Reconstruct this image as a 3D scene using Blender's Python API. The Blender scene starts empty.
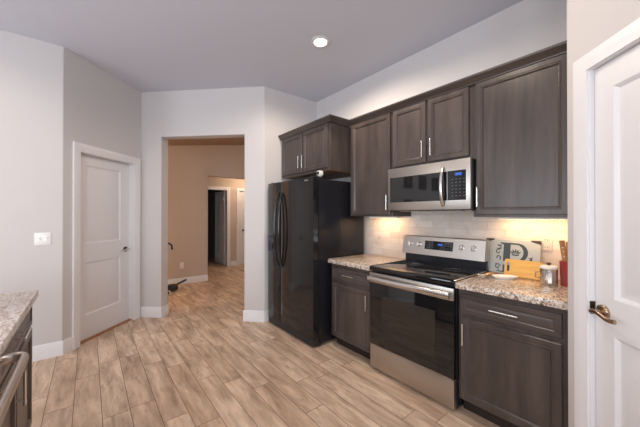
import bpy, bmesh, math, random
from mathutils import Matrix, Vector
random.seed(7)
S = math.sqrt(0.5)
scene = bpy.context.scene
COL = scene.collection
rad = math.radians

# ------------------------------------------------------------------ camera
cam_d = bpy.data.cameras.new('camera')
cam_d.sensor_width = 36.0
cam_d.lens = 287.15 / 640 * 36.0
cam_d.clip_start = 0.02
cam = bpy.data.objects.new('camera', cam_d)
COL.objects.link(cam)
cam.location = (0, -2.6184, 1.3786)
cam.rotation_euler = (rad(90.251), 0, rad(51.1765))
scene.camera = cam

# ------------------------------------------------------------------ world, exposure, large lights
scene.view_settings.view_transform = 'Standard'
scene.view_settings.look = 'None'
scene.view_settings.gamma = 1
scene.view_settings.use_curve_mapping = False
scene.view_settings.exposure = 0.0
world = bpy.data.worlds.new('world')
scene.world = world
world.use_nodes = True
world.node_tree.nodes['Background'].inputs[0].default_value = (0.75, 0.85, 1.0, 1)
world.node_tree.nodes['Background'].inputs[1].default_value = 0.3


def area_light(name, loc, direction, sx, sy, power, color):
    l = bpy.data.lights.new(name, 'AREA')
    l.shape = 'RECTANGLE'
    l.size, l.size_y = sx, sy
    l.energy = power
    l.color = color
    o = bpy.data.objects.new(name, l)
    COL.objects.link(o)
    o.location = loc
    o.rotation_euler = Vector(direction).to_track_quat('-Z', 'Z').to_euler()
    return o


DAY = (0.82, 0.91, 1.0)
WARM = (1.0, 0.85, 0.68)
# daylight through the three windows of the wall behind the camera and one on the right
for wx in (-2.3, -0.2, 1.9):
    area_light('window_daylight', (wx, -6.40, 1.55), (0, 1, 0.25), 1.3, 1.7, 50, DAY)
area_light('window_daylight', (3.10, -4.0, 1.55), (-1, 0, 0.25), 1.8, 1.7, 98, DAY)


# ------------------------------------------------------------------ materials
def mat(name):
    m = bpy.data.materials.new(name)
    m.use_nodes = True
    nt = m.node_tree
    return m, nt, nt.nodes['Principled BSDF']


def srgb(r, g, b):
    def f(c):
        c /= 255.0
        return c / 12.92 if c <= 0.04045 else ((c + 0.055) / 1.055) ** 2.4
    return (f(r), f(g), f(b), 1)


def nd(nt, t, **kw):
    n = nt.nodes.new(t)
    for k, v in kw.items():
        setattr(n, k, v)
    return n


def mth(nt, op, a, b=None):
    n = nd(nt, 'ShaderNodeMath', operation=op)
    for i, v in enumerate((a, b)):
        if v is None:
            continue
        if isinstance(v, (int, float)):
            n.inputs[i].default_value = v
        else:
            nt.links.new(v, n.inputs[i])
    return n.outputs[0]


def ramp(nt, src, stops):
    r = nd(nt, 'ShaderNodeValToRGB')
    e = r.color_ramp.elements
    e[0].position, e[0].color = stops[0]
    e[1].position, e[1].color = stops[-1]
    for p, c in stops[1:-1]:
        x = e.new(p)
        x.color = c
    nt.links.new(src, r.inputs[0])
    return r.outputs[0]


def objcoord(nt, scale=(1, 1, 1)):
    tc = nd(nt, 'ShaderNodeTexCoord')
    mp = nd(nt, 'ShaderNodeMapping')
    mp.inputs['Scale'].default_value = scale
    nt.links.new(tc.outputs['Object'], mp.inputs[0])
    return mp.outputs[0]


def noise(nt, vec, scale, detail=4, rough=0.55, dist=0.0):
    n = nd(nt, 'ShaderNodeTexNoise')
    n.inputs['Scale'].default_value = scale
    n.inputs['Detail'].default_value = detail
    n.inputs['Roughness'].default_value = rough
    n.inputs['Distortion'].default_value = dist
    nt.links.new(vec, n.inputs['Vector'])
    return n.outputs['Fac']


def mix(nt, fac, a, b, blend='MIX'):
    n = nd(nt, 'ShaderNodeMix', data_type='RGBA', blend_type=blend)
    for sock, v in ((n.inputs[0], fac), (n.inputs[6], a), (n.inputs[7], b)):
        if isinstance(v, (int, float)):
            sock.default_value = v
        elif isinstance(v, tuple):
            sock.default_value = v
        else:
            nt.links.new(v, sock)
    return n.outputs[2]


def bump(nt, b, h, strength=0.1, dist=0.01):
    n = nd(nt, 'ShaderNodeBump')
    n.inputs['Strength'].default_value = strength
    n.inputs['Distance'].default_value = dist
    nt.links.new(h, n.inputs['Height'])
    nt.links.new(n.outputs[0], b.inputs['Normal'])


def simple(name, col, rough=0.5, metal=0.0, spec=None, coat=0.0):
    m, nt, b = mat(name)
    b.inputs['Base Color'].default_value = col
    b.inputs['Roughness'].default_value = rough
    b.inputs['Metallic'].default_value = metal
    if spec is not None:
        b.inputs['Specular IOR Level'].default_value = spec
    if coat:
        b.inputs['Coat Weight'].default_value = coat
        b.inputs['Coat Roughness'].default_value = 0.05
    return m


def emissive(name, col, strength, base=0.8):
    m, nt, b = mat(name)
    b.inputs['Base Color'].default_value = (base, base, base, 1)
    b.inputs['Emission Color'].default_value = col
    b.inputs['Emission Strength'].default_value = strength
    return m


def painted(name, col, rough, bscale=220, bstr=0.05):
    m, nt, b = mat(name)
    v = objcoord(nt)
    c = mix(nt, noise(nt, v, 1.3, 3), tuple(x * 0.985 for x in col[:3]) + (1,), tuple(min(1, x * 1.015) for x in col[:3]) + (1,))
    nt.links.new(c, b.inputs['Base Color'])
    b.inputs['Roughness'].default_value = rough
    if bstr:
        bump(nt, b, noise(nt, v, bscale, 2), bstr, 0.002)
    return m


def wood(name, dark, light, scale, rough=0.42, fine=1.0):
    m, nt, b = mat(name)
    v = objcoord(nt, scale)
    n1 = noise(nt, v, 1.0 * fine, 6, 0.62, 0.8)
    n2 = noise(nt, v, 5.0 * fine, 3, 0.6, 0.2)
    c = ramp(nt, n1, [(0.30, dark), (0.72, light)])
    c = mix(nt, mth(nt, 'MULTIPLY', n2, 0.35), c, tuple(x * 0.55 for x in dark[:3]) + (1,))
    nt.links.new(c, b.inputs['Base Color'])
    b.inputs['Roughness'].default_value = rough
    bump(nt, b, n2, 0.06, 0.002)
    return m


def floor_material():
    m, nt, b = mat('wood_look_floor_tile')
    tc = nd(nt, 'ShaderNodeTexCoord')
    sep = nd(nt, 'ShaderNodeSeparateXYZ')
    nt.links.new(tc.outputs['Object'], sep.inputs[0])
    x, y = sep.outputs[0], sep.outputs[1]
    W, L = 0.157, 0.915
    ry = mth(nt, 'DIVIDE', mth(nt, 'ADD', y, 2.858 + W * 100), W)
    row = mth(nt, 'FLOOR', ry)
    fy = mth(nt, 'FRACT', ry)
    wn = nd(nt, 'ShaderNodeTexWhiteNoise', noise_dimensions='1D')
    nt.links.new(mth(nt, 'ADD', row, 0.37), wn.inputs['W'])
    rx = mth(nt, 'ADD', mth(nt, 'DIVIDE', mth(nt, 'ADD', x, 100.0), L), wn.outputs['Value'])
    colm = mth(nt, 'FLOOR', rx)
    fx = mth(nt, 'FRACT', rx)
    cv = nd(nt, 'ShaderNodeCombineXYZ')
    nt.links.new(row, cv.inputs[0])
    nt.links.new(colm, cv.inputs[1])
    w2 = nd(nt, 'ShaderNodeTexWhiteNoise', noise_dimensions='3D')
    nt.links.new(cv.outputs[0], w2.inputs['Vector'])
    rnd = w2.outputs['Value']
    # grout mask
    gy = mth(nt, 'MINIMUM', fy, mth(nt, 'SUBTRACT', 1.0, fy))
    gx = mth(nt, 'MINIMUM', fx, mth(nt, 'SUBTRACT', 1.0, fx))
    gd = mth(nt, 'MINIMUM', mth(nt, 'MULTIPLY', gy, W), mth(nt, 'MULTIPLY', gx, L))
    grout = mth(nt, 'LESS_THAN', gd, 0.0019)
    # grain coordinates shifted per plank
    cx = nd(nt, 'ShaderNodeCombineXYZ')
    nt.links.new(mth(nt, 'ADD', mth(nt, 'MULTIPLY', x, 2.0), mth(nt, 'MULTIPLY', rnd, 57.0)), cx.inputs[0])
    nt.links.new(mth(nt, 'ADD', mth(nt, 'MULTIPLY', y, 10.0), mth(nt, 'MULTIPLY', rnd, 31.0)), cx.inputs[1])
    g1 = noise(nt, cx.outputs[0], 1.0, 5, 0.6, 0.35)
    g2 = noise(nt, cx.outputs[0], 3.0, 4, 0.6, 0.5)
    base = ramp(nt, rnd, [(0.0, srgb(214, 184, 158)), (0.35, srgb(228, 200, 174)), (0.7, srgb(237, 211, 186)), (1.0, srgb(220, 192, 168))])
    dark = mix(nt, 1.0, base, srgb(176, 164, 156), 'MULTIPLY')
    c = mix(nt, ramp(nt, g1, [(0.36, (0, 0, 0, 1)), (0.72, (1, 1, 1, 1))]), base, dark)
    c = mix(nt, mth(nt, 'MULTIPLY', ramp(nt, g2, [(0.54, (0, 0, 0, 1)), (0.74, (1, 1, 1, 1))]), 0.6), c, srgb(150, 124, 106))
    c = mix(nt, grout, c, srgb(104, 76, 58))
    nt.links.new(c, b.inputs['Base Color'])
    rr = nd(nt, 'ShaderNodeMapRange')
    rr.inputs['To Min'].default_value = 0.33
    rr.inputs['To Max'].default_value = 0.5
    nt.links.new(g1, rr.inputs[0])
    nt.links.new(rr.outputs[0], b.inputs['Roughness'])
    bump(nt, b, mth(nt, 'SUBTRACT', mth(nt, 'MULTIPLY', g2, 0.2), grout), 0.25, 0.002)
    return m


def granite_material(name, scale, bright):
    m, nt, b = mat(name)
    v = objcoord(nt)
    n1 = noise(nt, v, 46 * scale, 5, 0.65, 0.3)
    n2 = noise(nt, v, 95 * scale, 3, 0.7, 0.2)
    n3 = noise(nt, v, 22 * scale, 4, 0.6, 0.4)
    c = ramp(nt, n1, [(0.30, srgb(104, 82, 72)), (0.42, srgb(176, 148, 126)), (0.53, srgb(214, 196, 178)), (0.66, srgb(232, 226, 220)), (0.8, srgb(196, 176, 160))])
    c = mix(nt, ramp(nt, n2, [(0.53, (0, 0, 0, 1)), (0.59, (1, 1, 1, 1))]), c, srgb(62, 54, 54))
    c = mix(nt, mth(nt, 'MULTIPLY', ramp(nt, n3, [(0.5, (0, 0, 0, 1)), (0.66, (1, 1, 1, 1))]), bright), c, srgb(226, 216, 206))
    vo = nd(nt, 'ShaderNodeTexVoronoi')
    vo.inputs['Scale'].default_value = 90 * scale
    nt.links.new(v, vo.inputs['Vector'])
    c = mix(nt, mth(nt, 'MULTIPLY', mth(nt, 'LESS_THAN', vo.outputs['Distance'], 0.22), 0.6), c, srgb(52, 46, 46))
    nt.links.new(c, b.inputs['Base Color'])
    b.inputs['Roughness'].default_value = 0.16
    return m


def streak_granite():
    m, nt, b = mat('streaked_granite')
    v = objcoord(nt, (1.0, 2.4, 1.0))
    n1 = noise(nt, v, 16, 6, 0.68, 1.6)
    n2 = noise(nt, v, 34, 4, 0.65, 1.0)
    c = ramp(nt, n1, [(0.30, srgb(120, 96, 86)), (0.42, srgb(182, 158, 142)), (0.5, srgb(216, 202, 192)), (0.64, srgb(236, 230, 226)), (0.78, srgb(200, 180, 166))])
    c = mix(nt, mth(nt, 'MULTIPLY', ramp(nt, n2, [(0.56, (0, 0, 0, 1)), (0.64, (1, 1, 1, 1))]), 0.7), c, srgb(120, 100, 92))
    nt.links.new(c, b.inputs['Base Color'])
    b.inputs['Roughness'].default_value = 0.16
    return m


def backsplash_material():
    m, nt, b = mat('whitewashed_brick_tile')
    tc = nd(nt, 'ShaderNodeTexCoord')
    sep = nd(nt, 'ShaderNodeSeparateXYZ')
    nt.links.new(tc.outputs['Object'], sep.inputs[0])
    cv = nd(nt, 'ShaderNodeCombineXYZ')
    nt.links.new(sep.outputs[0], cv.inputs[0])
    nt.links.new(sep.outputs[2], cv.inputs[1])
    br = nd(nt, 'ShaderNodeTexBrick')
    br.inputs['Scale'].default_value = 1.0
    br.inputs['Brick Width'].default_value = 0.25
    br.inputs['Row Height'].default_value = 0.066
    br.inputs['Mortar Size'].default_value = 0.002
    br.inputs['Color1'].default_value = srgb(226, 218, 210)
    br.inputs['Color2'].default_value = srgb(206, 194, 184)
    br.inputs['Mortar'].default_value = srgb(196, 186, 176)
    nt.links.new(cv.outputs[0], br.inputs['Vector'])
    n1 = noise(nt, cv.outputs[0], 9, 5, 0.65, 0.5)
    c = mix(nt, mth(nt, 'MULTIPLY', ramp(nt, n1, [(0.52, (0, 0, 0, 1)), (0.72, (1, 1, 1, 1))]), 0.55), br.outputs['Color'], srgb(186, 160, 138))
    nt.links.new(c, b.inputs['Base Color'])
    b.inputs['Roughness'].default_value = 0.45
    bump(nt, b, mth(nt, 'SUBTRACT', n1, br.outputs['Fac']), 0.3, 0.003)
    return m


def steel(name, col, rough, stretch=(1, 1, 90)):
    m, nt, b = mat(name)
    v = objcoord(nt, stretch)
    n1 = noise(nt, v, 3.0, 3)
    b.inputs['Base Color'].default_value = col
    b.inputs['Metallic'].default_value = 1.0
    rr = nd(nt, 'ShaderNodeMapRange')
    rr.inputs['To Min'].default_value = rough - 0.05
    rr.inputs['To Max'].default_value = rough + 0.06
    nt.links.new(n1, rr.inputs[0])
    nt.links.new(rr.outputs[0], b.inputs['Roughness'])
    return m


M = {}
M['wall'] = painted('greige_wall_paint', srgb(208, 203, 202), 0.75)
M['hall_wall'] = painted('tan_hall_paint', srgb(200, 182, 168), 0.75)
M['ceiling'] = painted('ceiling_paint_daylight_tint', srgb(207, 209, 220), 0.9)  # the blue cast of window daylight is tinted into this colour
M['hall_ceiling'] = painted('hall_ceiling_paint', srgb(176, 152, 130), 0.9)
M['trim'] = painted('white_trim_paint', srgb(232, 230, 232), 0.32, 60, 0)
M['door'] = painted('white_door_paint', srgb(228, 226, 228), 0.36, 90, 0)
M['floor'] = floor_material()
M['cab'] = wood('espresso_stained_wood', srgb(62, 53, 50), srgb(96, 84, 79), (9, 9, 1.1), 0.31)
M['cab_h'] = wood('espresso_stained_wood_drawer', srgb(62, 53, 50), srgb(96, 84, 79), (1.1, 9, 9), 0.31)
M['cab_raw'] = wood('light_cabinet_underside', srgb(140, 104, 76), srgb(176, 138, 104), (3, 14, 14), 0.5)
M['granite'] = granite_material('speckled_granite', 1.0, 0.6)
M['granite_i'] = streak_granite()
M['tile'] = backsplash_material()
M['steel'] = steel('brushed_stainless_steel', (0.52, 0.48, 0.44, 1), 0.34, (1, 1, 90))
M['steel_h'] = steel('brushed_steel_bar', (0.62, 0.59, 0.56, 1), 0.22, (1, 40, 40))
M['nickel'] = simple('satin_nickel', (0.72, 0.70, 0.67, 1), 0.25, 1.0)
M['bronze'] = simple('antique_brass', srgb(178, 154, 130), 0.26, 1.0)
M['bronze_d'] = simple('dark_bronze', srgb(84, 72, 62), 0.35, 1.0)
M['black_gloss'] = simple('black_gloss_enamel', (0.012, 0.012, 0.014, 1), 0.09, 0, 0.6)
M['black_side'] = simple('black_textured_enamel', (0.011, 0.011, 0.015, 1), 0.22, 0, 0.36)
M['black_glass'] = simple('black_glass', (0.008, 0.008, 0.009, 1), 0.04, 0, 0.6)
M['oven_glass'] = simple('oven_window_glass', (0.022, 0.018, 0.015, 1), 0.05, 0, 0.6)
M['black_matte'] = simple('black_plastic', (0.02, 0.02, 0.022, 1), 0.5)
M['navy'] = simple('dark_blue_black_plastic', (0.016, 0.028, 0.060, 1), 0.12, 0, 0.6)
M['kick'] = simple('dark_toe_kick', srgb(44, 36, 32), 0.6)
M['white_pl'] = simple('white_plastic', srgb(238, 236, 234), 0.35)
M['white_ce'] = simple('white_ceramic', srgb(240, 236, 230), 0.15)
M['ring'] = simple('burner_ring_print', srgb(96, 92, 88), 0.25)
M['print'] = simple('grey_key_print', srgb(84, 88, 94), 0.4)
M['blue_disp'] = emissive('blue_led_display', (0.04, 0.20, 1.0, 1), 0.6, 0.01)
M['lens'] = emissive('lamp_lens', (1.0, 0.93, 0.82, 1), 9.0)
M['strip'] = emissive('led_strip', (1.0, 0.78, 0.5, 1), 3.0)
M['tan_metal'] = simple('tan_metal', srgb(176, 150, 122), 0.3, 0.7)
M['ivory'] = simple('almond_plastic', srgb(212, 202, 192), 0.4)
M['ring_trim'] = simple('lamp_trim_paint', srgb(216, 214, 214), 0.5)
M['bamboo'] = wood('bamboo_board', srgb(228, 172, 76), srgb(244, 198, 104), (3, 30, 30), 0.4)
M['red'] = simple('red_enamel', srgb(150, 36, 22), 0.3)
M['handle_wood'] = wood('utensil_handle_wood', srgb(170, 112, 58), srgb(206, 152, 92), (30, 30, 4), 0.45)
M['glass_board'] = simple('grey_green_glass', srgb(168, 176, 178), 0.12, 0, 0.6)
M['ink'] = simple('charcoal_print', srgb(46, 56, 60), 0.4)
M['threshold'] = wood('oak_threshold', srgb(160, 104, 60), srgb(190, 132, 82), (20, 20, 3), 0.5)
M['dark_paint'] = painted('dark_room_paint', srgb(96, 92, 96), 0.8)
M['dw_panel'] = steel('dishwasher_steel', (0.52, 0.45, 0.41, 1), 0.26, (1, 1, 90))
M['dw_bar'] = simple('satin_steel_bar', (0.55, 0.50, 0.46, 1), 0.34, 1.0)


# ------------------------------------------------------------------ mesh helpers
def box(bm, x0, x1, y0, y1, z0, z1, bev=0.0, seg=1):
    vs = [bm.verts.new((x, y, z)) for x in (x0, x1) for y in (y0, y1) for z in (z0, z1)]
    q = lambda a, b, c, d: bm.faces.new((vs[a], vs[b], vs[c], vs[d]))
    fs = [q(0, 1, 3, 2), q(4, 6, 7, 5), q(0, 4, 5, 1), q(2, 3, 7, 6), q(0, 2, 6, 4), q(1, 5, 7, 3)]
    if bev:
        es = list({e for f in fs for e in f.edges})
        bmesh.ops.bevel(bm, geom=es, offset=bev, segments=seg, profile=0.5, affect='EDGES')


def prism(bm, pts, z0, z1):
    a = [bm.verts.new((x, y, z0)) for x, y in pts]
    b = [bm.verts.new((x, y, z1)) for x, y in pts]
    n = len(pts)
    for i in range(n):
        bm.faces.new((a[i], a[(i + 1) % n], b[(i + 1) % n], b[i]))
    bm.faces.new(a[::-1])
    bm.faces.new(b)


def loft(bm, rings, closed=True, cap0=True, cap1=True):
    vr = [[bm.verts.new(p) for p in r] for r in rings]
    n = len(vr[0])
    for r0, r1 in zip(vr, vr[1:]):
        for i in range(n if closed else n - 1):
            j = (i + 1) % n
            bm.faces.new((r0[i], r0[j], r1[j], r1[i]))
    if cap0:
        bm.faces.new(vr[0][::-1])
    if cap1:
        bm.faces.new(vr[-1])


def tube(bm, pts, r, n=12, flat=None):
    """round (or flattened: flat=(ra, rb, up)) bar swept along a path"""
    pts = [Vector(p) for p in pts]
    rings = []
    prev = None
    for i, p in enumerate(pts):
        t = (pts[min(i + 1, len(pts) - 1)] - pts[max(i - 1, 0)]).normalized()
        if prev is None:
            ref = Vector(flat[2]) if flat else (Vector((0, 0, 1)) if abs(t.z) < 0.9 else Vector((1, 0, 0)))
        else:
            ref = prev
        a = (ref - t * ref.dot(t)).normalized()
        prev = a
        b = t.cross(a)
        ra, rb = (flat[0], flat[1]) if flat else ((r[i], r[i]) if isinstance(r, (list, tuple)) else (r, r))
        rings.append([p + a * (ra * math.cos(2 * math.pi * k / n)) + b * (rb * math.sin(2 * math.pi * k / n)) for k in range(n)])
    loft(bm, rings)


def cyl(bm, p0, p1, r, n=20, r1=None):
    tube(bm, [p0, p1], [r, r if r1 is None else r1], n)


def lathe(bm, prof, c=(0, 0, 0), n=28):
    rings = [[(c[0] + r * math.cos(2 * math.pi * k / n), c[1] + r * math.sin(2 * math.pi * k / n), c[2] + z) for k in range(n)] for r, z in prof]
    loft(bm, rings)


def panel(bm, x0, x1, z0, z1, loops, f):
    """nested rectangles; f(u, v, d) maps width, height, depth (into the thing) to a point"""
    rings = []
    for ins, d in loops:
        rings.append([f(x0 + ins, z0 + ins, d), f(x1 - ins, z0 + ins, d), f(x1 - ins, z1 - ins, d), f(x0 + ins, z1 - ins, d)])
    loft(bm, rings)


def link(name, bm, m, parent=None, Mx=None, ang=35):
    if Mx is not None:
        bm.transform(Mx)
    bmesh.ops.recalc_face_normals(bm, faces=bm.faces[:])
    me = bpy.data.meshes.new(name)
    bm.to_mesh(me)
    bm.free()
    me.materials.append(m)
    for p in me.polygons:
        p.use_smooth = True
    me.set_sharp_from_angle(angle=rad(ang))
    o = bpy.data.objects.new(name, me)
    COL.objects.link(o)
    if parent is not None:
        o.parent = parent
        if parent.type == 'EMPTY':
            o.matrix_parent_inverse = Matrix.Translation(parent.location).inverted()
    return o


def link_each(name, bm, m, parent=None, Mx=None, ang=35):
    """every loose piece of bm becomes a part of its own"""
    if Mx is not None:
        bm.transform(Mx)
    bm.verts.index_update()
    seen, out = set(), []
    for v0 in bm.verts:
        if v0 in seen:
            continue
        stack, comp = [v0], []
        seen.add(v0)
        while stack:
            v = stack.pop()
            comp.append(v)
            for ed in v.link_edges:
                w = ed.other_vert(v)
                if w not in seen:
                    seen.add(w)
                    stack.append(w)
        nb = bmesh.new()
        mp = {v: nb.verts.new(v.co) for v in comp}
        for f_ in {f_ for v in comp for f_ in v.link_faces}:
            nb.faces.new([mp[v] for v in f_.verts])
        out.append(link(name, nb, m, parent, None, ang))
    bm.free()
    return out


def thing(name, loc, label, cat, group=None):
    o = bpy.data.objects.new(name, None)
    o.empty_display_size = 0.05
    COL.objects.link(o)
    o.location = loc
    return tag(o, label, cat, group)


def tag(o, label, cat, group=None):
    o['label'] = label
    o['category'] = cat
    if group:
        o['group'] = group
    return o


def struct(name, bm, m, label=None, cat=None, Mx=None, parent=None, ang=35):
    o = link(name, bm, m, parent, Mx, ang)
    o['kind'] = 'structure'
    if label:
        o['label'] = label
    if cat:
        o['category'] = cat
    return o


def B():
    return bmesh.new()


def frame(o, dx, n):
    """local (u along the wall, v out into the room, z up) to world"""
    return Matrix(((dx[0], n[0], 0, o[0]), (dx[1], n[1], 0, o[1]), (0, 0, 1, 0), (0, 0, 0, 1)))


def arc(cx, cy, r, a0, a1, n=8):
    return [(cx + r * math.cos(rad(a0 + (a1 - a0) * i / n)), cy + r * math.sin(rad(a0 + (a1 - a0) * i / n))) for i in range(n + 1)]


# ------------------------------------------------------------------ the room shell
H = 3.041
P264 = Vector((-3.339, -0.854))
P141 = P264 + 1.717 * Vector((-S, -S))
P63 = P141 + 1.0625 * Vector((S, -S))
Q = Vector((-0.359, -0.672))
F_open = frame(P264, (-S, -S), (S, -S))          # wall with the hall opening
F_door = frame(P141, (S, -S), (S, S))            # wall with the left door
F_right = frame(Q, (S, -S), (-S, -S))            # wall with the right door

bm = B(); box(bm, -10.5, 3.4, -6.8, 3.2, -0.1, 0)
struct('floor', bm, M['floor'], 'wood-look plank tile floor in pale tan running through kitchen and hall', 'floor')
bm = B(); box(bm, -4.95, 3.4, -6.8, 0.15, H, H + 0.1)
struct('ceiling', bm, M['ceiling'], 'flat pale grey kitchen ceiling', 'ceiling')


def corner(P, d_in, d_out, r=0.022, n=6):
    """rounded plan corner at P between incoming direction d_in and outgoing d_out"""
    P = Vector(P); a = Vector(d_in).normalized(); b = Vector(d_out).normalized()
    half = math.acos(max(-1, min(1, a.dot(b)))) / 2
    t = r * math.tan(half)
    p0, p2 = P - a * t, P + b * t
    out = []
    for i in range(n + 1):
        u = i / n
        out.append(tuple((1 - u) ** 2 * p0 + 2 * u * (1 - u) * P + u * u * p2))
    return out


T = 0.14
# left wall with the soft corner that turns to the door wall, up to the door opening
d0, d1, dtop = 0.112, 0.888, 2.052
e1 = P141 + Vector((S, -S)) * d1
back = Vector((-S, -S)) * T
pts = [(-3.802, -6.8)] + corner(P63, (0, 1), (-S, S)) + [tuple(e1), tuple(e1 + back), tuple(P63 + Vector((-0.17, -0.05))), (-3.972, -6.8)]
bm = B(); prism(bm, pts, 0, H)
struct('wall_left', bm, M['wall'], 'pale wall at the left edge with the light switch on it', 'wall')
# remaining pieces of the door wall
bm = B()
box(bm, 0, d0, -T, 0, 0, H)
box(bm, d0, d1, -T, 0, dtop, H)
struct('wall_pantry', bm, M['wall'], 'angled pale wall around and above the left white door', 'wall', F_door)
# opening wall
o0, o1, otop = 0.2645, 1.424, 2.427
bm = B()
box(bm, o1, 1.717 + 0.06, -T, 0, 0, H)
box(bm, o0, o1, -T, 0, otop, H)
struct('wall_hall_opening', bm, M['wall'], 'angled pale wall left of and above the opening to the hall', 'wall', F_open)
e0 = P264 + Vector((-S, -S)) * o0
bk = Vector((-S, S)) * T
pts = [tuple(e0)] + corner(P264, (S, S), (0, 1)) + [(-3.339, 0.14), (-3.479, 0.14), tuple(Vector((-3.479, -0.854 + 0.058))), tuple(e0 + bk)]
bm = B(); prism(bm, pts, 0, H)
struct('wall_alcove', bm, M['wall'], 'pale wall pier right of the hall opening beside the black refrigerator', 'wall')
# kitchen wall
bm = B(); box(bm, -3.339, -0.2, 0, 0.14, 0, H)
struct('wall_kitchen', bm, M['wall'], 'pale wall behind and above the dark cabinets', 'wall')
# right angled wall, with its return beside the counter
r0, r1, rtop = 0.136, 0.922, 2.07
er = Q + Vector((S, -S)) * r0
nin = Vector((S, S)) * 0.12
pts = [(-0.359, 0.0)] + corner(Q, (0, -1), (S, -S)) + [tuple(er), tuple(er + nin), (-0.239, -0.62), (-0.239, 0.0)]
bm = B(); prism(bm, pts, 0, H)
struct('wall_return', bm, M['wall'], 'narrow pale wall end between the right cabinets and the right door', 'wall')
bm = B()
box(bm, r1, 1.3, -0.12, 0, 0, H)
box(bm, r0, r1, -0.12, 0, rtop, H)
struct('wall_right', bm, M['wall'], 'pale angled wall above the white door at the right edge', 'wall', F_right)
we = Q + Vector((S, -S)) * 1.3
bm = B(); box(bm, we.x, 3.4, we.y, we.y + 0.12, 0, H)
struct('wall_far_right', bm, M['wall'])
# walls behind the camera with window openings
bm = B()
Yb = -6.5
xs = [-3.9, -2.95, -1.65, -0.85, 0.45, 1.25, 2.55, 3.2]
for i in range(0, 7):
    if i % 2 == 0:
        box(bm, xs[i], xs[i + 1], Yb - 0.14, Yb, 0, H)
    else:
        box(bm, xs[i], xs[i + 1], Yb - 0.14, Yb, 0, 0.7)
        box(bm, xs[i], xs[i + 1], Yb - 0.14, Yb, 2.4, H)
struct('wall_back', bm, M['wall'])
bm = B()
box(bm, 3.2, 3.34, -6.5, -4.9, 0, H); box(bm, 3.2, 3.34, -3.1, -1.4, 0, H)
box(bm, 3.2, 3.34, -4.9, -3.1, 0, 0.7); box(bm, 3.2, 3.34, -4.9, -3.1, 2.4, H)
struct('wall_side', bm, M['wall'])
k = 1
for (xa, xb) in ((-2.95, -1.65), (-0.85, 0.45), (1.25, 2.55)):
    bm = B()
    for (a, b_, c, d) in ((xa, xa + .05, .7, 2.4), (xb - .05, xb, .7, 2.4), (xa, xb, .7, .75), (xa, xb, 2.35, 2.4), (xa, xb, 1.53, 1.57)):
        box(bm, a, b_, Yb - 0.06, Yb - 0.0, c, d)
    struct('window_%d' % k, bm, M['trim']); k += 1
bm = B()
for (a, b_, c, d) in ((-4.9, -4.85, .7, 2.4), (-3.15, -3.1, .7, 2.4), (-4.9, -3.1, .7, .75), (-4.9, -3.1, 2.35, 2.4), (-4.02, -3.98, .7, 2.4)):
    box(bm, 3.2, 3.26, a, b_, c, d)
struct('window_%d' % k, bm, M['trim'])

# ---- hall beyond the opening
HX = -6.18
hc = lambda y: 2.72 + 0.157 * (y + 1.43)
bm = B()
box(bm, HX - 0.13, HX, -5.0, -0.672, 0, 3.4)
box(bm, HX - 0.13, HX, -0.672, 1.6, 2.20, 3.4)
box(bm, HX - 0.13, HX, 1.6, 3.1, 0, 3.4)
struct('wall_hall', bm, M['hall_wall'], 'tan hall wall seen through the opening with an outlet near its foot', 'wall')
bm = B()
ya, yb = -5.0, 3.1
vs = []
for x in (HX, -3.4):
    for y in (ya, yb):
        for dz in (0, 0.08):
            vs.append((x, y, hc(y) + dz))
pp = [bm.verts.new(v) for v in vs]
for f_ in ((0, 1, 3, 2), (4, 6, 7, 5), (0, 4, 5, 1), (2, 3, 7, 6), (0, 2, 6, 4), (1, 5, 7, 3)):
    bm.faces.new([pp[i] for i in f_])
# keep the hall ceiling behind the opening wall: cut it along the wall's far face
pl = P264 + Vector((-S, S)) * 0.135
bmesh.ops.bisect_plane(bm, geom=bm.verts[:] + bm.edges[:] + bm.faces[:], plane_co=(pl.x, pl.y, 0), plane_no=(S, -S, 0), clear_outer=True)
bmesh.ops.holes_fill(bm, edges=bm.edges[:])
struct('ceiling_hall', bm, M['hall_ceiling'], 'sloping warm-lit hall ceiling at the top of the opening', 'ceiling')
bm = B(); box(bm, HX, -3.972, -5.1, -5.0, 0, 3.2)
struct('wall_hall_left', bm, M['hall_wall'])
bm = B(); box(bm, -7.5, -3.3, 3.1, 3.2, 0, 3.5)
struct('wall_hall_right', bm, M['hall_wall'])
# small passage beyond the hall
PX = -7.55
bm = B()
box(bm, PX - 0.12, PX, -0.9, -0.56, 0, 2.5)
box(bm, PX - 0.12, PX, -0.56, 0.27, 2.04, 2.5)
box(bm, PX - 0.12, PX, 0.27, 0.60, 0, 2.5)
box(bm, PX - 0.12, PX, 0.60, 1.36, 2.04, 2.5)
box(bm, PX - 0.12, PX, 1.36, 1.9, 0, 2.5)
struct('wall_passage', bm, M['hall_wall'], 'warm-lit end wall of the small passage with two white doors', 'wall')
bm = B(); box(bm, PX, HX - 0.13, -0.9, 1.9, 2.44, 2.5)
struct('ceiling_passage', bm, M['wall'])
bm = B(); box(bm, PX, HX - 0.13, -0.9, -0.80, 0, 2.44)
struct('wall_passage_left', bm, M['hall_wall'])
bm = B(); box(bm, PX, HX - 0.13, 1.9, 2.0, 0, 2.44)
struct('wall_passage_right', bm, M['hall_wall'])
bm = B()
box(bm, -9.7, -9.6, -1.6, 1.2, 0, 2.5); box(bm, -9.6, PX - .12, -1.7, -1.6, 0, 2.5); box(bm, -9.6, PX - .12, 1.2, 1.3, 0, 2.5)
box(bm, -9.7, PX - .12, -1.7, 1.3, 2.5, 2.58)
struct('wall_dark_room', bm, M['dark_paint'], 'walls of the unlit room behind the half open passage door', 'wall')


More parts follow.
